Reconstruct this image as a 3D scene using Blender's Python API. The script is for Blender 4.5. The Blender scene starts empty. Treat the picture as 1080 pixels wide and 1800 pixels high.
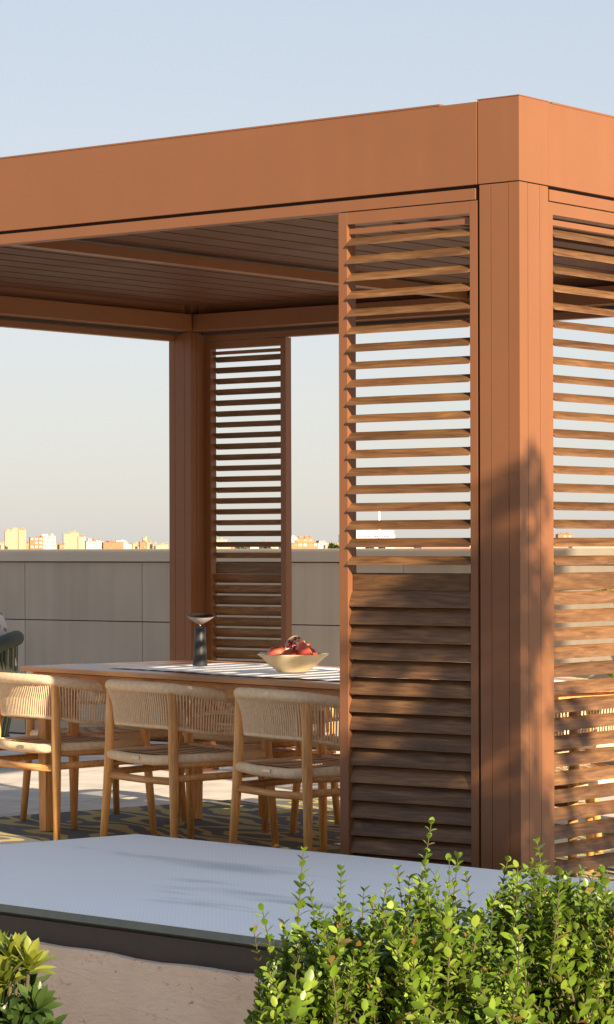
import bpy, bmesh, math, random
from mathutils import Vector, Matrix, Euler
from math import sin, cos, pi, radians as R
random.seed(7)
SC = bpy.context.scene
COL = SC.collection

# ------------------------------------------------------------------ helpers
class MB:
    """collects geometry, builds ONE mesh object"""
    def __init__(s): s.v = []; s.f = []; s.m = []; s.sm = []
    def add(s, vs, fs, m=0, smooth=False):
        o = len(s.v); s.v += [tuple(v) for v in vs]
        for f in fs: s.f.append(tuple(i + o for i in f)); s.m.append(m); s.sm.append(smooth)
    def box(s, x0, x1, y0, y1, z0, z1, m=0, M=None):
        vs = [(x, y, z) for x in (x0, x1) for y in (y0, y1) for z in (z0, z1)]
        if M is not None: vs = [M @ Vector(v) for v in vs]
        s.add(vs, [(0,1,3,2),(4,6,7,5),(0,4,5,1),(2,3,7,6),(0,2,6,4),(1,5,7,3)], m)
    def tube(s, pts, rad, n=8, m=0, cap=True, sx=1.0, sz=1.0):
        pts = [Vector(p) for p in pts]; k = len(pts)
        if not isinstance(rad, (list, tuple)): rad = [rad] * k
        vs = []; prev = None
        for i in range(k):
            t = (pts[min(i+1,k-1)] - pts[max(i-1,0)]).normalized()
            if prev is None:
                a = Vector((0,0,1)) if abs(t.z) < .9 else Vector((1,0,0))
                u = t.cross(a).normalized()
            else:
                u = (prev - t * prev.dot(t)).normalized()
            prev = u; w = t.cross(u)
            for j in range(n):
                an = 2*pi*(j+.5)/n
                vs.append(pts[i] + (u*cos(an)*sx + w*sin(an)*sz) * rad[i])
        fs = []
        for i in range(k-1):
            for j in range(n):
                fs.append((i*n+j, i*n+(j+1)%n, (i+1)*n+(j+1)%n, (i+1)*n+j))
        s.add(vs, fs, m, n > 4)
        if cap:
            o = len(s.v) - len(vs)
            s.f.append(tuple(o + j for j in reversed(range(n)))); s.m.append(m); s.sm.append(False)
            s.f.append(tuple(o + (k-1)*n + j for j in range(n))); s.m.append(m); s.sm.append(False)
    def lathe(s, prof, n=32, m=0, M=None, close=False):
        vs = []
        for r, z in prof:
            for j in range(n):
                a = 2*pi*j/n; v = Vector((r*cos(a), r*sin(a), z))
                vs.append(M @ v if M is not None else v)
        fs = []
        for i in range(len(prof)-1):
            for j in range(n): fs.append((i*n+j, i*n+(j+1)%n, (i+1)*n+(j+1)%n, (i+1)*n+j))
        s.add(vs, fs, m, True)
    def grid(s, nx, ny, fn, m=0, smooth=True):
        vs = [fn(i/nx, j/ny) for j in range(ny+1) for i in range(nx+1)]
        fs = [(j*(nx+1)+i, j*(nx+1)+i+1, (j+1)*(nx+1)+i+1, (j+1)*(nx+1)+i) for j in range(ny) for i in range(nx)]
        s.add(vs, fs, m, smooth)
    def mesh(s, name, mats):
        me = bpy.data.meshes.new(name); me.from_pydata(s.v, [], s.f); me.update()
        for mm in (mats if isinstance(mats, (list, tuple)) else [mats]): me.materials.append(mm)
        me.polygons.foreach_set('material_index', s.m); me.polygons.foreach_set('use_smooth', s.sm)
        return me
    def build(s, name, mats, parent=None, bevel=0, seg=2, recalc=False):
        me = s.mesh(name, mats)
        if bevel or recalc:
            bm = bmesh.new(); bm.from_mesh(me)
            if bevel:
                es = [e for e in bm.edges if len(e.link_faces) == 2 and e.calc_face_angle(0) > .6]
                bmesh.ops.bevel(bm, geom=es, offset=bevel, segments=seg, profile=.6, affect='EDGES', clamp_overlap=True)
            if recalc: bmesh.ops.recalc_face_normals(bm, faces=bm.faces[:])
            bm.to_mesh(me); bm.free()
        return link(name, me, parent)

def link(name, me, parent=None):
    o = bpy.data.objects.new(name, me); COL.objects.link(o)
    if parent: o.parent = parent
    return o
def tag(o, label=None, cat=None, group=None, kind=None):
    if label: o['label'] = label
    if cat: o['category'] = cat
    if group: o['group'] = group
    if kind: o['kind'] = kind
    return o
def empty(name, loc, rz=0):
    o = bpy.data.objects.new(name, None); COL.objects.link(o)
    o.location = loc; o.rotation_euler = (0,0,rz); o.empty_display_size = .1
    return o
def copy_tree(o, parent=None):
    c = o.copy(); COL.objects.link(c); c.parent = parent
    for ch in [x for x in SC.objects if x.parent == o]: copy_tree(ch, c)
    return c

# ------------------------------------------------------------------ materials
def hexc(r, g, b):
    f = lambda c: ((c/255+.055)/1.055)**2.4 if c/255 > .04045 else c/255/12.92
    return (f(r), f(g), f(b), 1)
class N:
    def __init__(s, name):
        s.mat = bpy.data.materials.new(name); s.mat.use_nodes = True
        s.t = s.mat.node_tree; s.b = s.t.nodes['Principled BSDF']; s.L = s.t.links
    def n(s, typ, **kw):
        x = s.t.nodes.new(typ)
        for k, v in kw.items():
            if k.startswith('_'): setattr(x, k[1:], v)
            else: x.inputs[k.replace('__',' ')].default_value = v
        return x
    def ln(s, a, ao, b, bi): s.L.new(a.outputs[ao], b.inputs[bi]); return b
    def ramp(s, src, so, stops):
        r = s.n('ShaderNodeValToRGB'); e = r.color_ramp.elements
        while len(e) < len(stops): e.new(.5)
        for el, (p, c) in zip(e, stops): el.position = p; el.color = c if len(c) == 4 else (*c, 1)
        s.ln(src, so, r, 'Fac'); return r
    def coord(s, kind='Object', scale=(1,1,1), rot=(0,0,0), rand=0):
        tc = s.n('ShaderNodeTexCoord'); mp = s.n('ShaderNodeMapping')
        mp.inputs['Scale'].default_value = scale; mp.inputs['Rotation'].default_value = rot
        if rand:
            oi = s.n('ShaderNodeObjectInfo'); mu = s.n('ShaderNodeVectorMath', _operation='SCALE')
            cb = s.n('ShaderNodeCombineXYZ'); 
            for k in range(3): s.L.new(oi.outputs['Random'], cb.inputs[k])
            mu.inputs['Scale'].default_value = rand; s.ln(cb, 0, mu, 0)
            ad = s.n('ShaderNodeVectorMath', _operation='ADD'); s.ln(tc, kind, ad, 0); s.ln(mu, 0, ad, 1)
            s.ln(ad, 0, mp, 'Vector')
        else: s.ln(tc, kind, mp, 'Vector')
        return mp
    def bump(s, src, so, strength=.3, dist=.01):
        b = s.n('ShaderNodeBump'); b.inputs['Strength'].default_value = strength; b.inputs['Distance'].default_value = dist
        s.ln(src, so, b, 'Height'); s.ln(b, 0, s.b, 'Normal'); return b
    def set(s, **kw):
        for k, v in kw.items(): s.b.inputs[k.replace('__',' ')].default_value = v
        return s

def plain(name, col, rough=.5, var=.12, scale=8, bump=0, bscale=60, metal=0, spec=.5, kind='Object'):
    m = N(name); m.set(Roughness=rough, Metallic=metal); m.b.inputs['Specular IOR Level'].default_value = spec
    mp = m.coord(kind); nz = m.n('ShaderNodeTexNoise', Scale=scale, Detail=4.0); m.ln(mp, 0, nz, 'Vector')
    c = Vector(col[:3]); a = tuple(c*(1-var)); b = tuple(min(1, x*(1+var)) for x in c)
    r = m.ramp(nz, 'Fac', [(.3, a), (.7, b)]); m.ln(r, 0, m.b, 'Base Color')
    rr = m.ramp(nz, 'Fac', [(.3, (rough*.85,)*3), (.7, (min(1, rough*1.12),)*3)]); m.ln(rr, 0, m.b, 'Roughness')
    if bump:
        n2 = m.n('ShaderNodeTexNoise', Scale=bscale, Detail=3.0); m.ln(mp, 0, n2, 'Vector'); m.bump(n2, 'Fac', bump, .004)
    return m.mat

def wood(name, dark, mid, light, axis=0, rough=.5, grain=1.0, rand=20, kind='Object', spec=.35):
    m = N(name); m.b.inputs['Specular IOR Level'].default_value = spec
    sc = [30*grain]*3; sc[axis] = 3.2*grain
    mp = m.coord(kind, tuple(sc), rand=rand)
    n1 = m.n('ShaderNodeTexNoise', Scale=1.0, Detail=6.0, Roughness=.62, Distortion=1.3); m.ln(mp, 0, n1, 'Vector')
    sc2 = [150*grain]*3; sc2[axis] = 12*grain
    mp2 = m.coord(kind, tuple(sc2), rand=rand)
    n2 = m.n('ShaderNodeTexNoise', Scale=1.0, Detail=3.0); m.ln(mp2, 0, n2, 'Vector')
    r = m.ramp(n1, 'Fac', [(.3, dark), (.5, mid), (.72, light)])
    r2 = m.ramp(n2, 'Fac', [(.36, (.66,.66,.66)), (.6, (1,1,1))])
    mx = m.n('ShaderNodeMix', _data_type='RGBA', _blend_type='MULTIPLY'); mx.inputs[0].default_value = .8
    m.L.new(r.outputs[0], mx.inputs[6]); m.L.new(r2.outputs[0], mx.inputs[7])
    oi = m.n('ShaderNodeObjectInfo'); hv = m.n('ShaderNodeHueSaturation')
    mr = m.n('ShaderNodeMapRange'); mr.inputs['To Min'].default_value = .8; mr.inputs['To Max'].default_value = 1.2
    m.ln(oi, 'Random', mr, 'Value'); m.ln(mr, 0, hv, 'Value'); m.L.new(mx.outputs[2], hv.inputs['Color'])
    m.ln(hv, 0, m.b, 'Base Color')
    rr = m.ramp(n1, 'Fac', [(.3, (rough*1.15,)*3), (.7, (rough*.85,)*3)]); m.ln(rr, 0, m.b, 'Roughness')
    m.bump(n2, 'Fac', .25, .0015)
    return m.mat

MT = {}
def mat_paint():
    m = N('copper_brown_paint'); mp = m.coord('Object'); m.b.inputs['Specular IOR Level'].default_value = .45
    n1 = m.n('ShaderNodeTexNoise', Scale=1.3, Detail=5.0, Roughness=.6); m.ln(mp, 0, n1, 'Vector')
    mp2 = m.coord('Object', (14,14,.7)); n2 = m.n('ShaderNodeTexNoise', Scale=1.0, Detail=4.0); m.ln(mp2, 0, n2, 'Vector')
    r = m.ramp(n1, 'Fac', [(.3, (.200,.081,.033)), (.7, (.226,.092,.038))])
    r2 = m.ramp(n2, 'Fac', [(.3, (.965,.97,.975)), (.62, (1,1,1)), (.8, (1.025,1.03,1.04))])
    mx = m.n('ShaderNodeMix', _data_type='RGBA', _blend_type='MULTIPLY'); mx.inputs[0].default_value = 1
    m.L.new(r.outputs[0], mx.inputs[6]); m.L.new(r2.outputs[0], mx.inputs[7]); m.L.new(mx.outputs[2], m.b.inputs['Base Color'])
    rr = m.ramp(n2, 'Fac', [(.3, (.36,)*3), (.75, (.52,)*3)]); m.ln(rr, 0, m.b, 'Roughness')
    n3 = m.n('ShaderNodeTexNoise', Scale=500.0); m.ln(mp, 0, n3, 'Vector'); n4 = m.n('ShaderNodeTexNoise', Scale=1.6, Detail=1.0); m.ln(mp, 0, n4, 'Vector')
    ad = m.n('ShaderNodeMath', _operation='MULTIPLY_ADD'); ad.inputs[1].default_value = .012; m.ln(n3, 'Fac', ad, 0); m.ln(n4, 'Fac', ad, 2)
    m.bump(ad, 0, .12, .03); return m.mat
MT['paint'] = mat_paint()
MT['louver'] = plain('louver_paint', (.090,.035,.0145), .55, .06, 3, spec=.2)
MT['slat'] = wood('slat_wood', (.082,.038,.016), (.150,.073,.030), (.235,.122,.050), 0, .42)
MT['teak'] = wood('chair_teak', (.70,.32,.10), (.79,.39,.13), (.85,.47,.18), 2, .45, .7)
MT['teak_x'] = wood('chair_teak_rail', (.60,.26,.08), (.70,.33,.11), (.76,.40,.15), 0, .45, .7)
MT['rope'] = plain('beige_rope', (.86,.64,.41), .8, .1, 60, .4, 400, spec=.2)
MT['dark_gap'] = plain('recess_dark', (.045,.03,.022), .8, .1)
MT['metal'] = plain('steel', (.5,.48,.45), .3, .05, metal=.9)
MT['rubber'] = plain('rubber', (.03,.03,.03), .8)

def mat_table():
    m = N('table_teak')
    mp = m.coord('Object', (1,1,1)); 
    br = m.n('ShaderNodeTexBrick', Scale=1.0); br.offset = .5
    br.inputs['Color1'].default_value = (.56,.25,.09,1); br.inputs['Color2'].default_value = (.66,.32,.125,1); br.inputs['Mortar'].default_value = (.10,.045,.02,1)
    br.inputs['Mortar Size'].default_value = .004; br.inputs['Brick Width'].default_value = 4.0; br.inputs['Row Height'].default_value = .095
    m.ln(mp, 0, br, 'Vector')
    mp2 = m.coord('Object', (1.5,30,30)); nz = m.n('ShaderNodeTexNoise', Scale=1.0, Detail=6.0, Distortion=.6); m.ln(mp2, 0, nz, 'Vector')
    r = m.ramp(nz, 'Fac', [(.3, (.62,.62,.62)), (.65, (1.15,1.15,1.15))])
    mx = m.n('ShaderNodeMix', _data_type='RGBA', _blend_type='MULTIPLY'); mx.inputs[0].default_value = 1
    m.L.new(br.outputs['Color'], mx.inputs[6]); m.L.new(r.outputs[0], mx.inputs[7]); m.L.new(mx.outputs[2], m.b.inputs['Base Color'])
    m.set(Roughness=.3); m.bump(nz, 'Fac', .1, .001); return m.mat
MT['table'] = mat_table()

def mat_seat():
    m = N('woven_seat_rope'); mp = m.coord('Object')
    wv = m.n('ShaderNodeTexWave', Scale=14.0, Distortion=1.2); wv.bands_direction = 'X'; wv.inputs['Detail Scale'].default_value = .6
    m.ln(mp, 0, wv, 'Vector')
    r = m.ramp(wv, 'Fac', [(.1, (.40,.28,.17)), (.6, (.76,.56,.355))]); m.ln(r, 0, m.b, 'Base Color')
    m.bump(wv, 'Fac', .8, .006); m.set(Roughness=.85); return m.mat
MT['seat'] = mat_seat()

def mat_tiles():
    m = N('terrace_stone_tiles'); mp = m.coord('Object', rot=(0,0,R(-13)))
    br = m.n('ShaderNodeTexBrick', Scale=1.0); br.offset = 0
    br.inputs['Color1'].default_value = (.62,.56,.485,1); br.inputs['Color2'].default_value = (.68,.62,.54,1); br.inputs['Mortar'].default_value = (.32,.29,.25,1)
    br.inputs['Mortar Size'].default_value = .004; br.inputs['Brick Width'].default_value = .9; br.inputs['Row Height'].default_value = .6
    m.ln(mp, 0, br, 'Vector')
    nz = m.n('ShaderNodeTexNoise', Scale=5.0, Detail=7.0); m.ln(mp, 0, nz, 'Vector')
    r = m.ramp(nz, 'Fac', [(.3, (.8,.8,.8)), (.7, (1.1,1.1,1.1))])
    mx = m.n('ShaderNodeMix', _data_type='RGBA', _blend_type='MULTIPLY'); mx.inputs[0].default_value = 1
    m.L.new(br.outputs['Color'], mx.inputs[6]); m.L.new(r.outputs[0], mx.inputs[7]); m.L.new(mx.outputs[2], m.b.inputs['Base Color'])
    m.set(Roughness=.7); m.bump(nz, 'Fac', .15, .003); return m.mat
MT['tiles'] = mat_tiles()

def mat_rug():
    m = N('rug_pile'); mp = m.coord('Object', (1,2.4,1))
    nz = m.n('ShaderNodeTexNoise', Scale=1.5, Detail=1.5, Roughness=.4); m.ln(mp, 0, nz, 'Vector')
    vm = m.n('ShaderNodeVectorMath', _operation='MULTIPLY_ADD'); vm.inputs[1].default_value = (1.1,1.1,1.1)
    m.ln(nz, 'Color', vm, 0); m.ln(mp, 0, vm, 2)
    wv = m.n('ShaderNodeTexWave', Scale=1.7, Distortion=2.2); wv.bands_direction = 'DIAGONAL'; wv.inputs['Detail'].default_value = 1.0; wv.inputs['Detail Scale'].default_value = 1.0
    m.ln(vm, 0, wv, 'Vector')
    r = m.ramp(wv, 'Fac', [(.58, (.15,.158,.16)), (.70, (.47,.40,.17))]); m.ln(r, 0, m.b, 'Base Color')
    n2 = m.n('ShaderNodeTexNoise', Scale=260.0, Detail=2.0); m.bump(n2, 'Fac', .5, .004)
    m.set(Roughness=.95); m.b.inputs['Specular IOR Level'].default_value = .1; return m.mat
MT['rug'] = mat_rug()

def mat_glass():
    m = N('frosted_walk_on_glass'); mp = m.coord('Object')
    nz = m.n('ShaderNodeTexNoise', Scale=.75, Detail=4.0, Roughness=.5, Distortion=.4); 
    mp2 = m.coord('Object', (1.0,4.5,1)); m.ln(mp2, 0, nz, 'Vector')
    r = m.ramp(nz, 'Fac', [(.36, (.60,.66,.655)), (.44, (.90,.93,.93)), (.7, (.93,.95,.95))])
    vo = m.n('ShaderNodeTexVoronoi', Scale=62.0); vo.inputs['Randomness'].default_value = 0.0; m.ln(mp, 0, vo, 'Vector')
    rd = m.ramp(vo, 'Distance', [(.2, (.80,.83,.84)), (.42, (1,1,1))])
    mx = m.n('ShaderNodeMix', _data_type='RGBA', _blend_type='MULTIPLY'); mx.inputs[0].default_value = .75
    m.L.new(r.outputs[0], mx.inputs[6]); m.L.new(rd.outputs[0], mx.inputs[7]); m.L.new(mx.outputs[2], m.b.inputs['Base Color'])
    m.bump(vo, 'Distance', .3, .002); m.set(Roughness=.6); m.b.inputs['Specular IOR Level'].default_value = .12; return m.mat
MT['glass_top'] = mat_glass()
MT['glass_edge'] = plain('glass_edge_green', (.12,.18,.185), .15, .1, 20)
MT['dark_frame'] = plain('dark_steel_frame', (.045,.038,.034), .55, .25, 9, .15, 80)

def mat_stucco():
    m = N('rough_stucco'); mp = m.coord('Object')
    n1 = m.n('ShaderNodeTexNoise', Scale=3.0, Detail=6.0, Roughness=.6); m.ln(mp, 0, n1, 'Vector')
    r = m.ramp(n1, 'Fac', [(.3, (.70,.56,.43)), (.55, (.81,.665,.52)), (.75, (.85,.72,.58))]); m.ln(r, 0, m.b, 'Base Color')
    mp2 = m.coord('Object', (9,9,26)); n2 = m.n('ShaderNodeTexNoise', Scale=1.0, Detail=8.0, Roughness=.62, Distortion=1.2); m.ln(mp2, 0, n2, 'Vector')
    n3 = m.n('ShaderNodeTexNoise', Scale=120.0, Detail=4.0); m.ln(mp, 0, n3, 'Vector')
    ad = m.n('ShaderNodeMath', _operation='MULTIPLY_ADD'); ad.inputs[1].default_value = .25; m.ln(n3, 'Fac', ad, 0); m.ln(n2, 'Fac', ad, 2)
    pit = m.n('ShaderNodeTexNoise', Scale=1.0, Detail=3.0, Roughness=.7, Distortion=1.6); mp4 = m.coord('Object', (11,11,34)); m.ln(mp4, 0, pit, 'Vector')
    rp = m.ramp(pit, 'Fac', [(.60, (1,1,1)), (.66, (.80,.77,.74)), (.72, (.48,.42,.38))])
    vo = m.n('ShaderNodeTexVoronoi', Scale=16.0); m.ln(mp, 0, vo, 'Vector'); rq = m.ramp(vo, 'Distance', [(.05, (.35,.3,.27)), (.09, (1,1,1))])
    m1 = m.n('ShaderNodeMix', _data_type='RGBA', _blend_type='MULTIPLY'); m1.inputs[0].default_value = 1; m.L.new(r.outputs[0], m1.inputs[6]); m.L.new(rp.outputs[0], m1.inputs[7])
    m2 = m.n('ShaderNodeMix', _data_type='RGBA', _blend_type='MULTIPLY'); m2.inputs[0].default_value = .5; m.L.new(m1.outputs[2], m2.inputs[6]); m.L.new(rq.outputs[0], m2.inputs[7])
    m.L.new(m2.outputs[2], m.b.inputs['Base Color'])
    m.bump(ad, 0, .6, .014); m.set(Roughness=.92); m.b.inputs['Specular IOR Level'].default_value = .1; return m.mat
MT['stucco'] = mat_stucco()
def mat_panel():
    m = N('grey_cladding'); mp = m.coord('Object'); g = m.n('ShaderNodeNewGeometry'); m.b.inputs['Specular IOR Level'].default_value = .3
    r = m.ramp(g, 'Random Per Island', [(0, (.41,.345,.27)), (1, (.48,.405,.32))])
    mp2 = m.coord('Object', (9,9,.5)); n2 = m.n('ShaderNodeTexNoise', Scale=1.0, Detail=5.0); m.ln(mp2, 0, n2, 'Vector')
    n1 = m.n('ShaderNodeTexNoise', Scale=2.2, Detail=6.0); m.ln(mp, 0, n1, 'Vector')
    r2 = m.ramp(n2, 'Fac', [(.3, (.86,.86,.86)), (.55, (1,1,1))]); r3 = m.ramp(n1, 'Fac', [(.3, (.92,.92,.92)), (.7, (1.05,1.05,1.05))])
    a = m.n('ShaderNodeMix', _data_type='RGBA', _blend_type='MULTIPLY'); a.inputs[0].default_value = .8
    b = m.n('ShaderNodeMix', _data_type='RGBA', _blend_type='MULTIPLY'); b.inputs[0].default_value = 1
    m.L.new(r.outputs[0], a.inputs[6]); m.L.new(r2.outputs[0], a.inputs[7]); m.L.new(a.outputs[2], b.inputs[6]); m.L.new(r3.outputs[0], b.inputs[7]); m.L.new(b.outputs[2], m.b.inputs['Base Color'])
    m.set(Roughness=.6); return m.mat
MT['panel'] = mat_panel()
MT['coping'] = plain('grey_coping', (.48,.405,.32), .5, .05, 3)
MT['soil'] = plain('planting_soil', (.40,.32,.245), .95, .4, 14, 1, 60)
MT['city_ground'] = plain('city_ground', (.34,.30,.25), .95, .3, .02)

def leafmat(name, c0, c1, c2, rough=.38, trans=.25, dead=0):
    m = N(name); g = m.n('ShaderNodeNewGeometry')
    r = m.ramp(g, 'Random Per Island', [(0, c0), (.5, c1), (1-dead, c2)] + ([(1-dead*.9, (.24,.15,.035))] if dead else []))
    nt = m.n('ShaderNodeTexNoise', Scale=9.0, Detail=3.0); tc = m.coord('Object'); m.ln(tc, 0, nt, 'Vector')
    rv = m.ramp(nt, 'Fac', [(.3, (.72,.75,.7)), (.7, (1.2,1.15,1.1))])
    mx = m.n('ShaderNodeMix', _data_type='RGBA', _blend_type='MULTIPLY'); mx.inputs[0].default_value = 1
    m.L.new(r.outputs[0], mx.inputs[6]); m.L.new(rv.outputs[0], mx.inputs[7]); m.L.new(mx.outputs[2], m.b.inputs['Base Color'])
    m.set(Roughness=rough)
    tr = m.n('ShaderNodeBsdfTranslucent'); m.L.new(mx.outputs[2], tr.inputs['Color'])
    ms = m.n('ShaderNodeMixShader'); ms.inputs[0].default_value = trans
    m.L.new(m.b.outputs[0], ms.inputs[1]); m.L.new(tr.outputs[0], ms.inputs[2])
    m.L.new(ms.outputs[0], m.t.nodes['Material Output'].inputs['Surface']); return m.mat
MT['box_leaf'] = leafmat('box_leaves', (.09,.165,.015), (.15,.25,.022), (.24,.33,.042), dead=.025)
MT['pitt_leaf'] = leafmat('pale_leaves', (.13,.18,.022), (.19,.23,.03), (.28,.30,.05), .35)
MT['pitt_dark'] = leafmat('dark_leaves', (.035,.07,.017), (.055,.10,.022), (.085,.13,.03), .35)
MT['tree_leaf'] = leafmat('tree_leaves', (.05,.09,.02), (.07,.12,.03), (.1,.15,.04), .5)
MT['stem'] = plain('twig_bark', (.075,.06,.025), .8, .2, 20)
MT['bark'] = plain('tree_bark', (.16,.11,.08), .9, .3, 12, .6, 30)

# ------------------------------------------------------------------ setting
g = MB(); g.box(-8000, 8000, -8000, 8000, -25.5, -25)
tag(g.build('city_ground', MT['city_ground']), kind='structure')
YP = 6.0
g = MB(); fy = lambda x: -.139 - 1.60*cos(R(5.2)) - (x+1.569)*math.tan(R(5.2))
pv = [(-14, fy(-14)), (16, fy(16)), (16, YP+.05), (-14, YP+.05)]
g.add([(x, y, z) for z in (-.35, 0) for x, y in pv], [(3,2,1,0),(4,5,6,7)] + [(i, (i+1)%4, 4+(i+1)%4, 4+i) for i in range(4)])
tag(g.build('terrace_floor', MT['tiles']), kind='structure')
g = MB()
g.grid(90, 60, lambda u, v: (-14+30*u, -14+12.0*v, -.64 + .03*sin(u*170)*cos(v*90) + random.uniform(-.015,.015)))
tag(g.build('planting_bed_ground', MT['soil']), kind='structure')
g = MB(); g.box(-13.9, 15.9, -13.9, YP, -25.2, -.75)
bb = empty('own_building', (0,0,-25)); tag(bb, 'lower storeys of the building that carries the roof terrace', 'building')
o = g.build('wall', plain('own_facade', (.4,.35,.3), .8), bb); o.location = (0,0,25)

# ------------------------------------------------------------------ parapet wall at the back
pw = empty('parapet_wall', (-4, YP, 0)); tag(pw, 'grey panel clad parapet wall behind the pergola', 'wall')
x0 = -7.975 - 1.05*5; cp = None
m = MB()
for i in range(18):
    a = x0 + 1.05*i
    for (z0, z1) in ((.01,.772),(.778,1.162)):
        m.box(a+.0022+4, a+1.05-.0022+4, 0, .03, z0, z1)
m.build('cladding_panel', MT['panel'], pw, bevel=.0015, seg=1)
m = MB(); m.box(-9.4, 9.8, .027, .30, 0, 1.1676); m.build('wall_core', MT['dark_gap'], pw)
m = MB(); xs = [-13.2, -8.9, -5.72, -2.3, 1.2, 5.8]
for a, b in zip(xs, xs[1:]): m.box(a+4+.0015, b+4-.0015, -.022, .34, 1.168, 1.250)
m.build('coping', MT['coping'], pw, bevel=.003)

# ------------------------------------------------------------------ pergola
W, L = 5.2, 4.444
pg = empty('pergola', (-W/2, L/2, 0)); tag(pg, 'copper brown aluminium pergola with a closed louvred roof', 'pergola')
def P(mb, name, mat=None, **k):
    o = mb.build(name, mat or MT['paint'], pg, **k); o.location = (W/2, -L/2, 0); return o
ZB, ZT = 2.473, 2.750
def post_mesh(sx, sy):
    m = MB()
    m.box(-.155, -.004, .004, .170, 0, ZB-.003)
    for a, b in ((-.159,-.1145),(-.1125,-.0445)): m.box(a, b, 0, .02, .001, ZB-.004); m.box(a, b, .154, .174, .001, ZB-.004)
    for a, b in ((.0515,.1225),(.1245,.174)): m.box(-.02, 0, a, b, .001, ZB-.004) if b < .17 else m.box(-.0425, 0, a, b, .001, ZB-.0045)
    m.box(-.0425, 0, 0, .0495, .001, ZB-.0035)
    for a, b in ((.0495,.122),(.1245,.153)): m.box(-.159, -.14, a, b, .001, ZB-.0045)
    me = m
    me.v = [(x*sx, y*sy, z) for x, y, z in me.v]
    if sx*sy < 0: me.f = [tuple(reversed(f)) for f in me.f]
    return me
for (cx, cy, sx, sy) in ((0,0,1,1),(-W,0,-1,1),(0,L,1,-1),(-W,L,-1,-1)):
    o = P(post_mesh(sx, sy), 'post'); o.location = (W/2+cx, -L/2+cy, 0)
    c = MB(); c.box(-.166, 0, 0, .178, ZB, ZT+.003)
    c.box(-.168, .0015, -.0015, .180, ZT+.003, ZT+.007)
    c.v = [(x*sx, y*sy, z) for x, y, z in c.v]
    if sx*sy < 0: c.f = [tuple(reversed(f)) for f in c.f]
    k = P(c, 'corner_block', bevel=.0012, seg=2); k.location = (W/2+cx, -L/2+cy, 0)
    pl = MB(); pl.box(-.19, .03, -.03, .205, 0, .012); pl.v = [(x*sx, y*sy, z) for x, y, z in pl.v]
    if sx*sy < 0: pl.f = [tuple(reversed(f)) for f in pl.f]
    k = P(pl, 'base_plate'); k.location = (W/2+cx, -L/2+cy, 0)
# beams: fascia + inner recess + top lip
def beam(axis, a, b, c, d):       # runs a..b along the axis; outer face at c, inwards direction d
    m = MB(); r = MB()
    def bx(mb, u0, u1, w0, w1, z0, z1):
        lo, hi = sorted((c+d*w0, c+d*w1))
        if axis == 'x': mb.box(u0, u1, lo, hi, z0, z1)
        else: mb.box(lo, hi, u0, u1, z0, z1)
    bx(m, a, b, 0, .12, ZB, ZT); P(m, 'beam', bevel=.0015)
    t = MB(); bx(t, a+.02, b-.15, -.0015, .03, ZT, ZT+.006); P(t, 'beam_trim')
    r = MB(); bx(r, a+.008, b-.008, .002, .055, 2.423, 2.461); P(r, 'shutter_rail', bevel=.001)
    r = MB(); bx(r, a+.008, b-.008, .02, .10, 2.455, ZB-.0005); P(r, 'rail_recess', MT['dark_gap'])
    gt = MB(); bx(gt, a+.02, b-.02, .12, .19, 2.475, 2.565); P(gt, 'gutter', bevel=.001)
    fl = MB(); bx(fl, a+.02, b-.02, .1205, .33, 2.642, 2.650); P(fl, 'sun_seal_strip')  # strip added above the blade ends to keep sun from leaking in
beam('x', -W+.170, -.170, 0, 1); beam('x', -W+.170, -.170, L, -1)
beam('y', .1785, L-.1785, 0, -1); beam('y', .1785, L-.1785, -W, 1)
# louvre blades
pitch = .1905; nb = 25
for i in range(nb):
    x = -.205 - pitch*(i+.5); til = R(1.6) if x > -1.8 else R(-1.5)
    m = MB(); w = .101
    pr = [(-w,.006),(-w,-.001),(-w+.012,-.006),(w-.02,-.006),(w-.012,-.0135),(w,-.0135),(w,.0),(w-.012,.006)]
    vs = [];
    for yy in (-2.025, 2.025):
        for (a, z) in pr: vs.append((a*cos(til)+z*sin(til), yy, -a*sin(til)+z*cos(til)))
    n = len(pr)
    m.add(vs, [tuple(range(n))] + [tuple(reversed(range(n, 2*n)))] + [(j, n+j, n+(j+1)%n, (j+1)%n) for j in range(n)])
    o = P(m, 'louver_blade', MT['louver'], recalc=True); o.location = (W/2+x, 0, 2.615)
m = MB(); m.box(-3.20, -3.14, .195, L-.195, 2.548, 2.594); P(m, 'cross_beam', bevel=.002)

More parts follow.
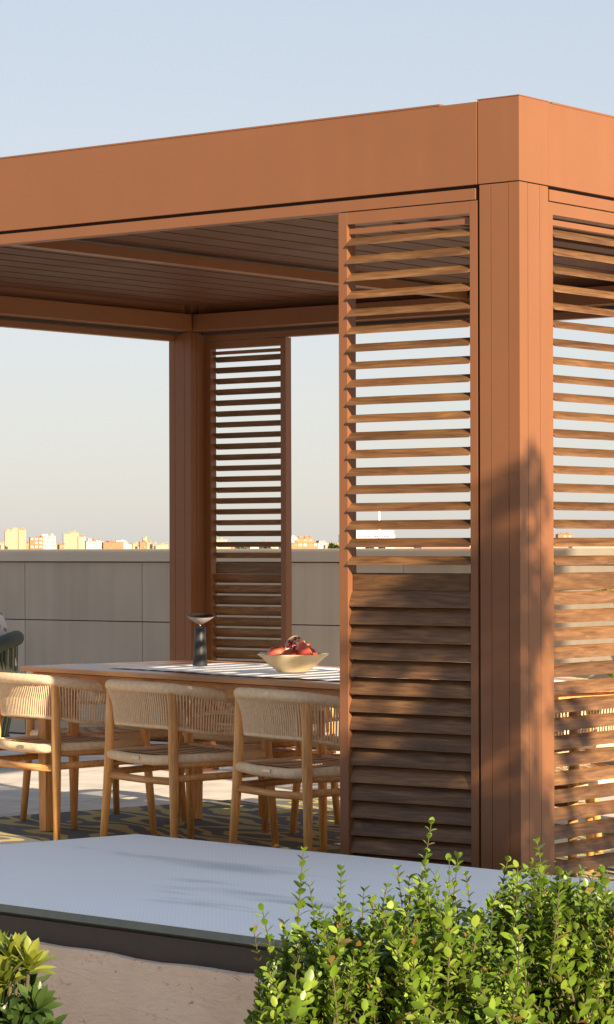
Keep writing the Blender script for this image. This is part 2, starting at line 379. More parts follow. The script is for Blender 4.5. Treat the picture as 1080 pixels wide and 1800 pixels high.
# ------------------------------------------------------------------ louvred shutters (local: x along panel, y inwards, z up)
SLP = .0613
def slat_mesh(length, tilt, chord=.051, th=.0085):
    m = MB(); n = 10; pr = []
    for k in range(n):
        a = 2*pi*k/n; u = cos(a)*chord/2; w = sin(a)*th/2*(1-.35*abs(cos(a)))
        pr.append((u, w))
    vs = []
    for x in (0, length/2, length):
        for u, w in pr: vs.append((x, u*cos(tilt)-w*sin(tilt), u*sin(tilt)+w*cos(tilt)))
    fs = [tuple(reversed(range(n)))] + [tuple(range(2*n, 3*n))]
    for s in range(2): fs += [(s*n+j, (s+1)*n+j, (s+1)*n+(j+1)%n, s*n+(j+1)%n) for j in range(n)]
    m.add(vs, [tuple(reversed(f)) for f in fs], 0, False)
    return m
def make_shutter(wd, sl, sr, label, lch=.056, lt=66):
    r = empty('louvered_shutter', (0,0,0)); tag(r, label, 'shutter', 'louvred shutters of the pergola')
    f = MB(); zt = 2.420; zi = 2.378
    f.box(0, sl, 0, .05, .035, zt); f.build('frame_stile', MT['paint'], r, bevel=.001)
    f = MB(); f.box(wd-sr, wd, 0, .05, .035, zt); f.build('frame_stile', MT['paint'], r, bevel=.001)
    f = MB(); f.box(sl, wd-sr, .0004, .0496, zi, zt-.0004); f.build('top_rail', MT['paint'], r, bevel=.001)
    f = MB(); f.box(sl, wd-sr, .0004, .0496, .0355, .095); f.build('bottom_rail', MT['paint'], r, bevel=.001)
    f = MB(); f.box(sl, wd-sr, .012, .03, 2.345, 2.364); f.build('top_strip', MT['paint'], r, bevel=.001)
    for hx in (.12*wd, .55*wd):
        f = MB(); f.box(hx, hx+.012, .018, .03, zt, 2.4232); f.build('hanger', MT['dark_frame'], r)
    ln = wd - sl - sr - .002
    up = slat_mesh(ln, R(42), .046).mesh('slat', MT['slat']); lo = slat_mesh(ln, R(lt), lch).mesh('slat', MT['slat'])
    rnd = random.Random(hash(label) % 1000 if False else len(label))
    for i in range(19):
        o = link('slat', up, r); o.location = (sl+.001, .009, 1.198+.0165+SLP*i); o.rotation_euler.x = R(rnd.uniform(-2.5,2.5))
    for i in range(16):
        o = link('slat', lo, r); o.location = (sl+.001, .018, 1.063+.0225-.0609*i); o.rotation_euler.x = R(rnd.uniform(-1.8,1.8))
    b = MB(); b.box(sl+.0015, wd-sr-.022, .026, .036, 1.112, 1.172); b.build('mid_board', MT['slat'], r, bevel=.002)
    return r
s1 = make_shutter(.583, .037, .031, 'sunlit louvred shutter filling the front bay beside the corner post', .065)
s1.location = (-.754, .004, 0)
s2 = make_shutter(.62, .034, .034, 'louvred shutter on the right hand side face of the pergola, cut by the photo edge', .050, 61)
s2.location = (-.004, .176, 0); s2.rotation_euler.z = pi/2
s4 = make_shutter(.62, .034, .034, 'louvred shutter further back along the right hand side face, outside the photo')
s4.location = (-.004, 2.05, 0); s4.rotation_euler.z = pi/2  # unseen panel added to shape the sun streaks on the floor
s3 = make_shutter(.585, .037, .045, 'shaded louvred shutter at the far back corner behind the table')
s3.location = (-4.455, L-.004, 0); s3.rotation_euler.z = pi

# ------------------------------------------------------------------ rug, table
TH = R(-13); TC = Vector((-1.91, 1.40, 0))
def T(x, y, z=0): return Vector((TC.x + x*cos(TH) - y*sin(TH), TC.y + x*sin(TH) + y*cos(TH), z))
m = MB()
m.grid(80, 56, lambda u, v: (-2.1+3.68*u, -1.02+2.55*v, .009+.0015*sin(u*40)*sin(v*23)))
m.box(-2.1, 1.58, -1.02, 1.53, .0008, .0075)
rug = m.build('rug', MT['rug']); rug.location = TC; rug.rotation_euler.z = TH
tag(rug, 'dark rug with wavy olive yellow stripes under the dining table', 'rug')
ZF = .0105
tb = empty('dining_table', (TC.x, TC.y, ZF), TH); tag(tb, 'long teak dining table laid with a cloth runner', 'table')
HL, HW = 1.5, .49
m = MB(); m.box(-HL, HL, -HW, HW, .706, .7275); m.build('tabletop', MT['table'], tb, bevel=.003)
m = MB()
m.box(-HL+.05, HL-.05, -HW+.035, -HW+.06, .643, .7015); m.box(-HL+.05, HL-.05, HW-.06, HW-.035, .643, .7015)
m.box(-HL+.035, -HL+.05, -HW+.06, HW-.06, .643, .7015); m.box(HL-.05, HL-.035, -HW+.06, HW-.06, .643, .7015)
m.box(-HL+.06, HL-.06, -HW+.07, HW-.07, .693, .7058)
m.build('apron', MT['teak_x'], tb)
for a in (-1, 1):
    for b in (-1, 1):
        m = MB(); cx, cy = a*(HL-.085), b*(HW-.085)
        m.add([(cx+dx*w, cy+dy*w, z) for z, w in ((0,.027),(.7005,.034)) for dx, dy in ((-1,-1),(1,-1),(1,1),(-1,1))],
              [(3,2,1,0),(4,5,6,7),(0,1,5,4),(1,2,6,5),(2,3,7,6),(3,0,4,7)])
        m.build('leg', MT['teak'], tb, bevel=.004)
ZTB = .7275 + ZF
# ------------------------------------------------------------------ dining chairs (local: y towards the table, back at -y)
def upath():
    pts = []
    top = [(.285,.215,.612),(.284,.10,.630),(.278,-.03,.652),(.266,-.13,.668),(.240,-.205,.680),(.195,-.236,.685),(.10,-.250,.687),(0,-.254,.687)]
    pts = top + [(-x, y, z) for x, y, z in reversed(top[:-1])]
    return [Vector(p) for p in pts]
def smooth_path(pts, n):
    out = []
    def cr(p0,p1,p2,p3,t): return .5*((2*p1)+(p2-p0)*t+(2*p0-5*p1+4*p2-p3)*t*t+(3*p1-p0-3*p2+p3)*t**3)
    k = len(pts)-1
    # arc-length resample
    dense = []
    for i in range(k):
        p0 = pts[max(i-1,0)]; p3 = pts[min(i+2,k)]
        for t in range(20): dense.append(cr(p0, pts[i], pts[i+1], p3, t/20))
    dense.append(pts[-1])
    d = [0]
    for a, b in zip(dense, dense[1:]): d.append(d[-1]+(b-a).length)
    j = 0
    for i in range(n+1):
        s = d[-1]*i/n
        while j < len(d)-2 and d[j+1] < s: j += 1
        t = (s-d[j])/max(1e-9, d[j+1]-d[j]); out.append(dense[j].lerp(dense[j+1], min(1,t)))
    return out
def make_chair():
    r = empty('dining_armchair', (0,0,0)); tag(r, 'x', 'chair', 'rope and teak dining armchairs around the table')
    for s in (-1, 1):
        m = MB(); m.tube([(s*.262,-.240,0),(s*.242,-.226,.28),(s*.232,-.222,.44),(s*.226,-.222,.672)], [.0145,.019,.0205,.0165], 12); m.build('leg', MT['teak'], r)
        m = MB(); m.tube([(s*.306,.236,0),(s*.286,.217,.32),(s*.280,.208,.44),(s*.284,.205,.606)], [.0145,.019,.0205,.0155], 12); m.build('leg', MT['teak'], r)
    tp = smooth_path(upath(), 70)
    m = MB(); rr = [.0225 + .0012*(i % 2) for i in range(len(tp))]; m.tube(tp, rr, 12); m.build('top_rail', MT['rope'], r)
    def low(p):
        f = .93; return Vector((p.x*f, p.y*.90 - .004 if p.y < 0 else p.y*.97, p.z - .158 + max(0,.66-p.z)*.6))
    lp = [low(p) for p in tp]
    m = MB(); m.tube(lp, .0095, 8); m.build('lower_rail', MT['rope'], r)
    m = MB(); nc = 104; ta = smooth_path(upath(), nc)
    for i in range(1, nc):
        t0 = ta[i]; sh = max(0, min(nc, i)); b0 = low(ta[sh])
        out = (t0 - Vector((0,.02,t0.z))).normalized()*.012
        m.tube([t0 - Vector((0,0,.01)) + out, (t0+b0)/2 + out*.25, b0 + out*.55], .0034, 5, cap=False)
    m.build('rope_back', MT['rope'], r)
    # seat
    z = .404
    m = MB()
    m.tube([(-.222,-.222,z-.006),(-.1,-.224,z-.014),(.1,-.224,z-.014),(.222,-.222,z-.006)], .021, 12)
    m.tube([(-.272,.208,z),(0,.208,z-.004),(.272,.208,z)], .021, 12)
    for s in (-1, 1): m.tube([(s*.228,-.205,z-.004),(s*.252,0,z-.004),(s*.276,.195,z)], .0195, 12)
    m.build('seat_rim', MT['rope'], r)
    m = MB()
    def sf(u, v):
        y = -.222 + .43*v; hw = .230+.048*v; x = (u*2-1)*hw
        e = (1-abs(u*2-1)**3)*(1-abs(v*2-1)**3)
        return (x, y, z+.012-.018*e + .003*sin(u*95+3*sin(v*6))*min(1,3*e))
    m.grid(70, 36, sf); m.build('woven_seat', MT['seat'], r)
    # stretchers
    m = MB(); m.tube([(-.24,-.222,.312),(0,-.220,.307),(.24,-.222,.312)], [.016,.0145,.016], 10); m.build('stretcher', MT['teak_x'], r)
    for s in (-1, 1):
        m = MB(); m.tube([(s*.236,-.222,.322),(s*.262,0,.326),(s*.284,.215,.334)], [.016,.0145,.016], 10); m.build('stretcher', MT['teak_x'], r)
        m = MB(); m.tube([(s*.23,-.2,.374),(s*.255,0,.374),(s*.278,.2,.378)], .013, 8); m.build('seat_rail', MT['teak_x'], r)
    m = MB(); m.box(-.024, .024, -.2485, -.2445, z-.014, z-.002); m.build('maker_plate', MT['metal'], r, bevel=.001)
    return r
ch = make_chair()
spots = [
 (-1.22, -.425, 0,   'rope back armchair at the near left, its back half in sunlight'),
 (-.35,   -.435, .01, 'rope back armchair in the middle of the near row, back mostly shaded'),
 (.53,    -.445, 0,   'rope back armchair of the near row partly hidden by the front shutter, striped with sun'),
 (-1.05,  .50, pi,    'armchair pushed in on the far side of the table opposite the lamp'),
 (-.28,   .55, pi,    'armchair on the far side of the table behind the middle near chair'),
 (.55,    .56, pi,    'armchair on the far side of the table just behind the fruit bowl'),
 (-1.62,  .02, -pi/2, 'armchair at the left head of the table with its rail curving above the table end'),
 (1.47,   .02, pi/2,  'armchair at the right head of the table seen only through the side shutter'),
]
for i, (x, y, rz, lb) in enumerate(spots):
    c = ch if i == 0 else copy_tree(ch)
    p = T(x, y, ZF); c.location = p; c.rotation_euler = (0,0,TH+rz+(0,R(-2.5),R(-4),R(3),R(-2),R(4),0,0)[i]); c['label'] = lb

# ------------------------------------------------------------------ things on the table
m = MB()
def cl(u, v):
    x = -1.02+2.3*u + .02*sin(v*7); y = -.36+.70*v + .02*sin(u*11) - .05*u
    e = max(0, 1-min(u,1-u)*18); 
    z = ZTB + .003 +   .0022*max(0,sin(x*9+2.5*y))*(.4+.6*abs(sin(3*y))) +   .002*abs(sin(31*x+7*y))*max(0, 1-4*min(v,1-v)) + .002*e*abs(sin(v*13))
    p = T(x, y, z); return p
m.grid(120, 40, cl)
n0 = len(m.v); m.add([(a, b, c-.0022) for a, b, c in m.v[:n0]], [tuple(reversed(f)) for f in m.f[:]], 0, True)
def mat_cloth():
    k = N('striped_linen'); mp = k.coord('Object', rot=(0,0,-TH))
    wv = k.n('ShaderNodeTexWave', Scale=2.6, Distortion=.2); wv.bands_direction = 'Y'; k.ln(mp, 0, wv, 'Vector')
    r = k.ramp(wv, 'Fac', [(.6, (.74,.71,.68)), (.97, (.71,.685,.655))]); k.ln(r, 0, k.b, 'Base Color')
    nz = k.n('ShaderNodeTexNoise', Scale=400.0); k.bump(nz, 'Fac', .15, .001); k.set(Roughness=.5, Sheen__Weight=.8, Sheen__Roughness=.4); return k.mat
tag(m.build('table_runner', mat_cloth()), 'crumpled pale striped linen runner along the table', 'cloth')

lp = T(-.79, -.03, ZTB + .0105); la = empty('table_lamp', lp); tag(la, 'graphite cordless lamp with tilted saucer shade on the table', 'lamp')
MT['graphite'] = plain('graphite_metal', (.032,.03,.029), .48, .08, 30)
MT['copperish'] = plain('satin_shade', (.50,.42,.37), .4, .05, 30)
m = MB(); m.lathe([(.001,0),(.032,0),(.0325,.004),(.0235,.166),(.022,.169),(.001,.169)], 32); m.build('lamp_body', MT['graphite'], la)
m = MB(); m.tube([(0,0,.168),(0,0,.180)], .005, 10); m.build('lamp_neck', MT['metal'], la)
M = Matrix.Translation((0,0,.178)) @ Matrix.Rotation(R(9), 4, Vector((.55,.83,0)))
m = MB(); m.lathe([(.004,0),(.012,.003),(.035,.017),(.060,.037),(.0612,.040)], 40, 0, M); m.lathe([(.0612,.040),(.058,.0385),(.030,.030),(.001,.027)], 40, 1, M)
m.build('lamp_shade', [MT['copperish'], MT['graphite']], la)

bp = T(-.06, -.10, ZTB + .010); bo = empty('fruit_bowl', bp); tag(bo, 'pale yellow ceramic bowl full of fruit on the table', 'bowl')
def mat_ceramic():
    k = N('cream_glaze'); mp = k.coord('Object'); nz = k.n('ShaderNodeTexNoise', Scale=14.0, Detail=5.0); k.ln(mp, 0, nz, 'Vector')
    r = k.ramp(nz, 'Fac', [(.35, (.80,.62,.34)), (.6, (.86,.70,.42)), (.75, (.78,.57,.28))]); k.ln(r, 0, k.b, 'Base Color'); k.set(Roughness=.3); return k.mat
m = MB(); m.lathe([(.001,0),(.06,0),(.066,.004),(.10,.030),(.130,.060),(.146,.070),(.148,.073),(.145,.0745),(.126,.066),(.095,.036),(.055,.012),(.001,.010)], 56)
m.build('bowl_body', mat_ceramic(), bo)
for s in (-1,1):
    m = MB(); M = Matrix.Translation((s*.142, 0, .0705))
    m.tube([(s*.140,-.03,.071),(s*.158,-.018,.073),(s*.163,0,.074),(s*.158,.018,.073),(s*.140,.03,.071)], .005, 8); m.build('bowl_handle', mat_ceramic(), bo)
    break
def mat_pom():
    k = N('pomegranate_skin'); mp = k.coord('Object'); nz = k.n('ShaderNodeTexNoise', Scale=22.0, Detail=4.0); k.ln(mp, 0, nz, 'Vector')
    r = k.ramp(nz, 'Fac', [(.3, (.50,.06,.04)), (.6, (.60,.13,.07)), (.78, (.66,.30,.14))]); k.ln(r, 0, k.b, 'Base Color'); k.set(Roughness=.33); return k.mat
MT['pom'] = mat_pom()
MT['pith'] = plain('pomegranate_pith', (.72,.56,.38), .6, .1, 50)
MT['aril'] = plain('pomegranate_seeds', (.38,.03,.04), .2, .4, 120)
def pom(x, y, z, r, rot, lb, half=False):
    p = T(-.06+x, -.10+y, bp.z+z); e = empty('pomegranate', p); e.rotation_euler = rot; tag(e, lb, 'fruit', 'pomegranates in the bowl')
    m = MB(); pr = []
    n = 14
    for i in range(n+1):
        a = -pi/2 + pi*i/n
        if half and a > .05: break
        pr.append((max(.001, r*cos(a)*(1+.03*cos(3*a))), r*sin(a)*.93))
    m.lathe(pr, 24)
    m.build('skin', MT['pom'], e)
    if half:
        zt = pr[-1][1]; R0 = pr[-1][0]
        m = MB(); m.lathe([(R0,zt),(R0*.93,zt+.001),(R0*.86,zt-.004),(.001,zt-.004)], 24); m.build('pith', MT['pith'], e)
        m = MB()
        for k in range(46):
            a = random.uniform(0,2*pi); q = R0*.82*math.sqrt(random.random())
            if abs(sin(a*2.5)) < .25: continue
            M = Matrix.Translation((q*cos(a), q*sin(a), zt-.002)); s = .0055
            m.lathe([(.0005,-s),(s*.8,-s*.4),(s*.85,s*.3),(.0005,s)], 7, 0, M)
        m.build('seeds', MT['aril'], e)
    else:
        m = MB(); zt = r*.9
        m.lathe([(.006,zt-.004),(.008,zt+.004),(.012,zt+.014)], 10)
        m.build('calyx', MT['pom'], e)
pom(-.060,-.035,.062,.045,(1.9,.3,.2),'red pomegranate at the front left of the bowl')
pom(.035,-.045,.058,.037,(1.4,-.5,.8),'small orange red pomegranate at the front middle of the bowl')
pom(-.085,.045,.063,.037,(.7,-.9,0),'pomegranate showing its crown at the back left of the bowl')
pom(.085,.010,.092,.050,(-.55,.85,.2),'halved pomegranate leaning at the right of the bowl, skin outwards',True)
pom(-.005,.015,.108,.043,(1.15,.15,.25),'opened pomegranate half showing pale pith on top of the pile',True)
pom(.01,.075,.064,.038,(.2,.2,0),'pomegranate hidden low at the back of the bowl')

# ------------------------------------------------------------------ lounge chair with cushions at far left
LCP = (-6.57, 3.80, 0); LCR = R(128)
lc = empty('lounge_armchair', LCP, LCR); tag(lc, 'low dark green rope lounge armchair by the parapet at far left', 'armchair')
MT['green_rope'] = plain('green_rope', (.055,.07,.05), .85, .25, 40, .4, 200)
MT['green_pale'] = plain('pale_green_strap', (.22,.22,.15), .85, .2, 40)
MT['cushion'] = plain('sage_cushion', (.30,.28,.21), .9, .08, 20, .3, 300)
lt = [Vector(p) for p in ((.40,.36,.40),(.42,.1,.47),(.41,-.2,.60),(.33,-.38,.70),(.15,-.44,.73),(-.15,-.44,.73),(-.33,-.38,.70),(-.41,-.2,.60),(-.42,.1,.47),(-.40,.36,.40))]
lq = smooth_path(lt, 60); m = MB(); m.tube(lq, [.042+.003*(i%2) for i in range(61)], 12); m.build('padded_rail', MT['green_rope'], lc)
lb_ = [Vector((p.x*.86, p.y*.86, .15)) for p in lq]
m = MB(); m.tube(lb_, .025, 10); m.build('base_rail', MT['green_rope'], lc)
m = MB()
for i in range(1, 60):
    a, b = lq[i], lb_[i]; m.tube([a, (a+b)/2+Vector((a.x,a.y,0))*.06, b], .011, 6, i % 3 == 0 and 1 or 0, cap=False)
m.build('rope_shell', [MT['green_rope'], MT['green_pale']], lc)
for (x, y) in ((.3,.28),(-.3,.28),(.28,-.3),(-.28,-.3)):
    m = MB(); m.tube([(x,y,0),(x,y,.16)], .022, 10); m.build('leg', MT['green_rope'], lc)
def pillow(m, w, h, t, M, nx=20):
    for s in (-1,1):
        def f(u, v):
            a, b = u*2-1, v*2-1
            e = (max(0,1-abs(a)**3.2)*max(0,1-abs(b)**3.2))**.5
            return M @ Vector((a*w/2*(1-.05*b*b), b*h/2*(1-.05*a*a), s*t/2*e))
        o = len(m.f); m.grid(nx, nx, f)
        if s < 0: m.f[o:] = [tuple(reversed(q)) for q in m.f[o:]]
m = MB(); pillow(m, .66, .66, .2, Matrix.Translation((0,.03,.38))); m.build('seat_cushion', MT['cushion'], lc)
m = MB(); pillow(m, .70, .46, .18, Matrix.Translation((0,-.345,.585)) @ Matrix.Rotation(R(72),4,'X')); m.build('back_cushion', MT['cushion'], lc)
def mat_pillow():
    k = N('patterned_pillow_cloth'); mp = k.coord('Object'); vo = k.n('ShaderNodeTexVoronoi', Scale=15.0); k.ln(mp, 0, vo, 'Vector')
    r = k.ramp(vo, 'Distance', [(.22, (.30,.13,.06)), (.34, (.62,.58,.52))]); k.ln(r, 0, k.b, 'Base Color'); k.set(Roughness=.9); return k.mat
th = empty('throw_pillow', (0,0,0)); m = MB(); pillow(m, .36, .36, .14, Matrix.Identity(4)); m.build('pillow_cover', mat_pillow(), th)
th.matrix_basis = Matrix.Translation(LCP) @ Matrix.Rotation(LCR, 4, 'Z') @ Matrix.Translation((-.06,-.255,.70)) @ Matrix.Rotation(R(-75),4,'Z') @ Matrix.Rotation(R(68),4,'X') @ Matrix.Rotation(R(12),4,'Z')
tag(th, 'white throw pillow with small brown motifs on the green armchair', 'pillow')

# ------------------------------------------------------------------ walk-on skylight and stucco kerb wall
SA = R(-5.2)
def S(x, y): return Vector((x*cos(SA)-y*sin(SA), x*sin(SA)+y*cos(SA)))
sk = empty('roof_skylight', (-1.569, -.139, 0), SA); tag(sk, 'frosted glass rooflight slab on a dark steel frame in front of the pergola', 'skylight')
Lx, Ly = 5.4, 1.62
def skew(m, k=-.10): m.v = [(x + y*0 , y, z) for x, y, z in m.v]; return m
m = MB()
xl = lambda y: -.165*y*-1.0
def quad(m, inset, z0, z1, mat=0):
    a = [(-.0+inset, -inset), (Lx-inset, -inset), (Lx-inset, -Ly+inset), (-.27+inset, -Ly+inset)]
    m.add([(x, y, z) for z in (z0, z1) for x, y in a], [(0,1,2,3),(7,6,5,4)] + [(i, 4+i, 4+(i+1)%4, (i+1)%4) for i in range(4)], mat)
quad(m, 0, .204, .2258, 1); quad(m, .0, .2262, .2270, 0)
m.build('glass_panel', [MT['glass_top'], MT['glass_edge']], sk, recalc=True)
m = MB(); quad(m, .022, .192, .2035); m.build('sealant_strip', plain('sealant', (.09,.08,.07), .7, .3, 20), sk, recalc=True)
m = MB(); quad(m, .012, .118, .1918); m.build('steel_frame', MT['dark_frame'], sk, recalc=True)
m = MB()
nx_, nz_ = 220, 24
def sw(u, v):
    x = -8 + 22*u; z = -.75+.876*v
    b = .006*sin(x*3.1+1.2)+.004*sin(x*9.7+z*8)+.003*sin(z*22+x*5)
    top = .010*max(0, v-.93)/.07
    return (x, -Ly-.022 - b + top*.5 - 0.0, z + (.004*sin(x*6)+.003*sin(x*17) if v > .99 else 0))
m.grid(nx_, nz_, sw)
def swt(u, v):
    x = -8 + 22*u; a = sw(u, 1.0); return (x, a[1]+(.09)*v, a[2])
m.grid(nx_, 1, swt)
sw_o = m.build('stucco_kerb_wall', MT['stucco']); sw_o.location = (-1.569,-.139,0); sw_o.rotation_euler.z = SA
tag(sw_o, 'rough pinkish stucco kerb wall below the dark skylight frame', 'wall')

# ------------------------------------------------------------------ plants
def leaf(m, base, d, up, ln, wd, mat=0, fold=.25, bend=.15):
    d = d.normalized(); s = d.cross(up)
    if s.length < 1e-4: s = Vector((1,0,0))
    s.normalize(); nrm = s.cross(d).normalized()
    P_ = []
    for t, w in ((0,.0),(.28,.85),(.6,1.0),(.86,.6),(1,.0)):
        c = base + d*ln*t - nrm*bend*ln*t*t
        if w == 0: P_.append([c])
        else:
            h = wd/2*w; P_.append([c - s*h + nrm*fold*h, c, c + s*h + nrm*fold*h])
    vs = [P_[0][0], *P_[1], *P_[2], *P_[3], P_[4][0]]
    m.add(vs, [(0,2,1),(0,3,2),(1,2,5,4),(2,3,6,5),(4,5,8,7),(5,6,9,8),(7,8,10),(8,9,10)], mat, True)
def rv(): 
    while True:
        v = Vector((random.uniform(-1,1),random.uniform(-1,1),random.uniform(-1,1)))
        if .05 < v.length < 1: return v.normalized()
def shoot(ms, mf, p0, p1, ln=.0205, start=.25, bow=.05, dens=1.0, sr=.0018):
    p0, p1 = Vector(p0), Vector(p1); L_ = (p1-p0).length
    side = rv()*bow*L_; side.z = 0
    f = lambda t: p0.lerp(p1, t) + side*sin(pi*t)
    ms.tube([f(i/6) for i in range(7)], [sr*(1.15-.75*i/6) for i in range(7)], 5)
    n = int(L_*(1-start)/.0105*dens); ang = random.uniform(0,6)
    for i in range(n+1):
        t = start + (1-start)*i/max(1,n); c = f(t); ax = (f(min(1,t+.02))-f(t-.02)).normalized()
        a = Vector((1,0,0)) if abs(ax.x) < .8 else Vector((0,1,0))
        u = ax.cross(a).normalized(); w = ax.cross(u); ang += pi/2 + random.uniform(-.35,.35)
        k = 1.0 if t < .9 else .72
        for q in (0, pi):
            if random.random() < .08: continue
            dd = (u*cos(ang+q) + w*sin(ang+q)) * random.uniform(.7,1.1) + ax*random.uniform(.45,1.1) + Vector((0,0,.12))
            l2 = ln*random.uniform(.72,1.2)*k
            leaf(mf, c, dd, ax + rv()*.25, l2, l2*random.uniform(.54,.66), 0, random.uniform(.1,.45), random.uniform(-.05,.3))
CAM = Vector((5.122,-7.731,1.264))
CY, CR, CF = -.6612, -.0027, 4916.8
cd = Vector((sin(CY),cos(CY),0)); cr0 = Vector((cos(CY),-sin(CY),0)); cu0 = Vector((0,0,1))
cr = cr0*cos(CR)+cu0*sin(CR); cu = -cr0*sin(CR)+cu0*cos(CR)
def at(px, py, D): return CAM + (cd + cr*((px-540)/CF) - cu*((py-960.4)/CF))*D
def bush(name, label, base_px, D, tips, nfill, hw, tops):
    base = at(base_px, 960, D); base.z = -.64
    r = empty(name, base); tag(r, label, 'shrub', 'box shrubs in the planting bed')
    ms, mf = MB(), MB(); rel = lambda p: p - base
    trunks = []
    for k in range(9):
        a = rel(at(base_px + random.uniform(-.55,.55)*hw, 1800, D+random.uniform(-.12,.12)))
        a.z = random.uniform(.62,.80)
        s0 = Vector((random.uniform(-.06,.06), random.uniform(-.06,.06), 0))
        ms.tube([s0, s0.lerp(a,.5)+rv()*.02, a], [.010,.007,.004], 6); trunks.append(a)
    for (px, py, dd) in tips:
        tip = rel(at(px, py, D+dd)); src = min(trunks, key=lambda q: (Vector((q.x-tip.x, q.y-tip.y, 0))).length)
        mid = src.lerp(tip, .12)
        shoot(ms, mf, mid, tip, bow=.07, start=.12)
    for i in range(nfill):
        px = base_px + random.gauss(0, .48)*hw
        if abs(px-base_px) > hw*1.02: continue
        dd = random.uniform(-.20,.20)
        e = 1 - (abs(px-base_px)/(hw*1.05))**2.2*.75
        topy = tops(px) + random.uniform(0, 1)**1.3*190*1.0 + (dd*120)
        tip = rel(at(px, topy, D+dd))
        ln = random.uniform(.10,.22)
        src = min(trunks, key=lambda q: (Vector((q.x-tip.x, q.y-tip.y, 0))).length + random.uniform(0,.06))
        dirv = (tip-src); dirv = dirv.normalized()*ln if dirv.length > ln else dirv
        dirv = dirv*.55 + Vector((0,0,ln*.42)) + rv()*.055
        shoot(ms, mf, tip-dirv, tip, bow=.1, start=.05)
    # lower volume
    for i in range(int(nfill*1.15)):
        px = base_px + random.uniform(-1,1)*hw*.98; dd = random.uniform(-.22,.22)
        tip = rel(at(px, random.uniform(max(1640, tops(px)+80), 1900), D+dd))
        dirv = Vector((random.uniform(-.09,.09), random.uniform(-.09,.09), random.uniform(.04,.12)))
        shoot(ms, mf, tip-dirv, tip, bow=.1, start=.0)
    ms.build('stems', MT['stem'], r); mf.build('foliage', MT['box_leaf'], r)
    return r
def t1(px): return 1640 - 75*max(0, 1-abs(px-735)/110)**1 - 30*max(0, 1-abs(px-600)/80) if px > 520 else 1640 + (520-px)*.6
tips1 = [(533,1500,.02),(545,1560,0),(562,1600,.03),(600,1530,.05),(603,1580,.02),(462,1602,-.02),(476,1655,0),(447,1640,.03),(500,1625,.02),(640,1568,0),(655,1585,.05),(720,1545,.02),
         (758,1450,.02),(748,1520,-.02),(765,1540,.03),(700,1530,.0),(680,1560,-.03),(805,1510,.04),(820,1540,0),(575,1630,0),(790,1515,-.03),(520,1690,.02),(455,1720,.0),(470,1745,-.03),(615,1600,-.04)]
bush('box_shrub', 'leafy green box shrub whose tallest shoot rises before the louvred shutter', 690, 4.25, tips1, 300, 240, t1)
def t2(px): return 1610 - 60*max(0, 1-abs(px-940)/90) - 50*max(0, 1-abs(px-1050)/80) - 20
tips2 = [(892,1515,0),(886,1555,.03),(945,1484,.02),(935,1520,.05),(958,1530,-.02),(990,1545,.02),(1022,1530,.03),(1060,1526,0),(1066,1560,.04),(1000,1580,.0),(910,1570,-.03),(870,1580,.0),(1040,1570,.02),(975,1560,.0),(1075,1600,0)]
bush('box_shrub', 'leafy green box shrub in front of the corner post at the lower right', 985, 4.4, tips2, 300, 215, t2)

# pale-leaved shrub at the lower left
pb = at(5, 960, 6.45); pb.z = -.64
r = empty('broadleaf_shrub', pb); tag(r, 'yellow green broadleaf shrub against the stucco wall at the lower left', 'shrub')
ms, mf, md = MB(), MB(), MB()
def rosette(p, n, ln, up, spread, mb, wd=.30, foldv=.3):
    ax = up.normalized(); a = Vector((1,0,0)); u = ax.cross(a).normalized(); w = ax.cross(u); g_ = random.uniform(0,6)
    for i in range(n):
        an = g_ + i*2.4; k = i/n
        d = (u*cos(an)+w*sin(an))*(spread*(.25+.9*k)) + ax*(1.15-.75*k)
        l2 = ln*random.uniform(.8,1.15)
        leaf(mb, p + ax*.012*(1-k), d, ax, l2, l2*wd*random.uniform(.85,1.15), 0, foldv, .12+.18*k)
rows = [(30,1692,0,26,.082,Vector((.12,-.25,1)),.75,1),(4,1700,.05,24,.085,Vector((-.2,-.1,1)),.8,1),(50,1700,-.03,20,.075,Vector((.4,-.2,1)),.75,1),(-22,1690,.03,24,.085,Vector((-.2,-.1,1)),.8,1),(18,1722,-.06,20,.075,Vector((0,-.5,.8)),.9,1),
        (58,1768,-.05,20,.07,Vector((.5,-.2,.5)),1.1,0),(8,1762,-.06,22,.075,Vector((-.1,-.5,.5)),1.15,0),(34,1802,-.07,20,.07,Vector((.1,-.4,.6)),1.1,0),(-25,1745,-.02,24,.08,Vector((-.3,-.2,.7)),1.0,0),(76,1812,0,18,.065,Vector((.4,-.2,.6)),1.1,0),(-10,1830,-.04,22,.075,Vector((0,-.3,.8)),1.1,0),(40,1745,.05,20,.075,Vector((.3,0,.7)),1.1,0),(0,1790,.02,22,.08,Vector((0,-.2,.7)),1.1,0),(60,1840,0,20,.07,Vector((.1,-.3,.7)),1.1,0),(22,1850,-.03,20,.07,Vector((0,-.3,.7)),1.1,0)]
for (px, py, dd, n, ln, up, sp, pale) in rows:
    p = at(px, py+12, 6.45+dd) - pb
    ms.tube([Vector((random.uniform(-.03,.03),random.uniform(-.03,.03),0)), Vector((p.x*.4,p.y*.4,p.z*.55)), p], [.008,.006,.0045], 6)
    rosette(p, n, ln, up, sp, mf if pale else md)
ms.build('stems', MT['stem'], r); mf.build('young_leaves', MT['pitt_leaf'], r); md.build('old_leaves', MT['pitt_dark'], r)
# thin grass blade by the wall
m = MB(); b0 = at(385,1800,7.5); b0.z = -.64
m.tube([(0,0,0),(.004,0,.15),(.012,0,.30),(.014,0,.36)], [.0016,.0014,.0009,.0003], 4)
gb = m.build('grass_blade', MT['pitt_dark']); gb.location = b0; tag(gb, 'single thin grass blade standing before the stucco wall', 'grass')

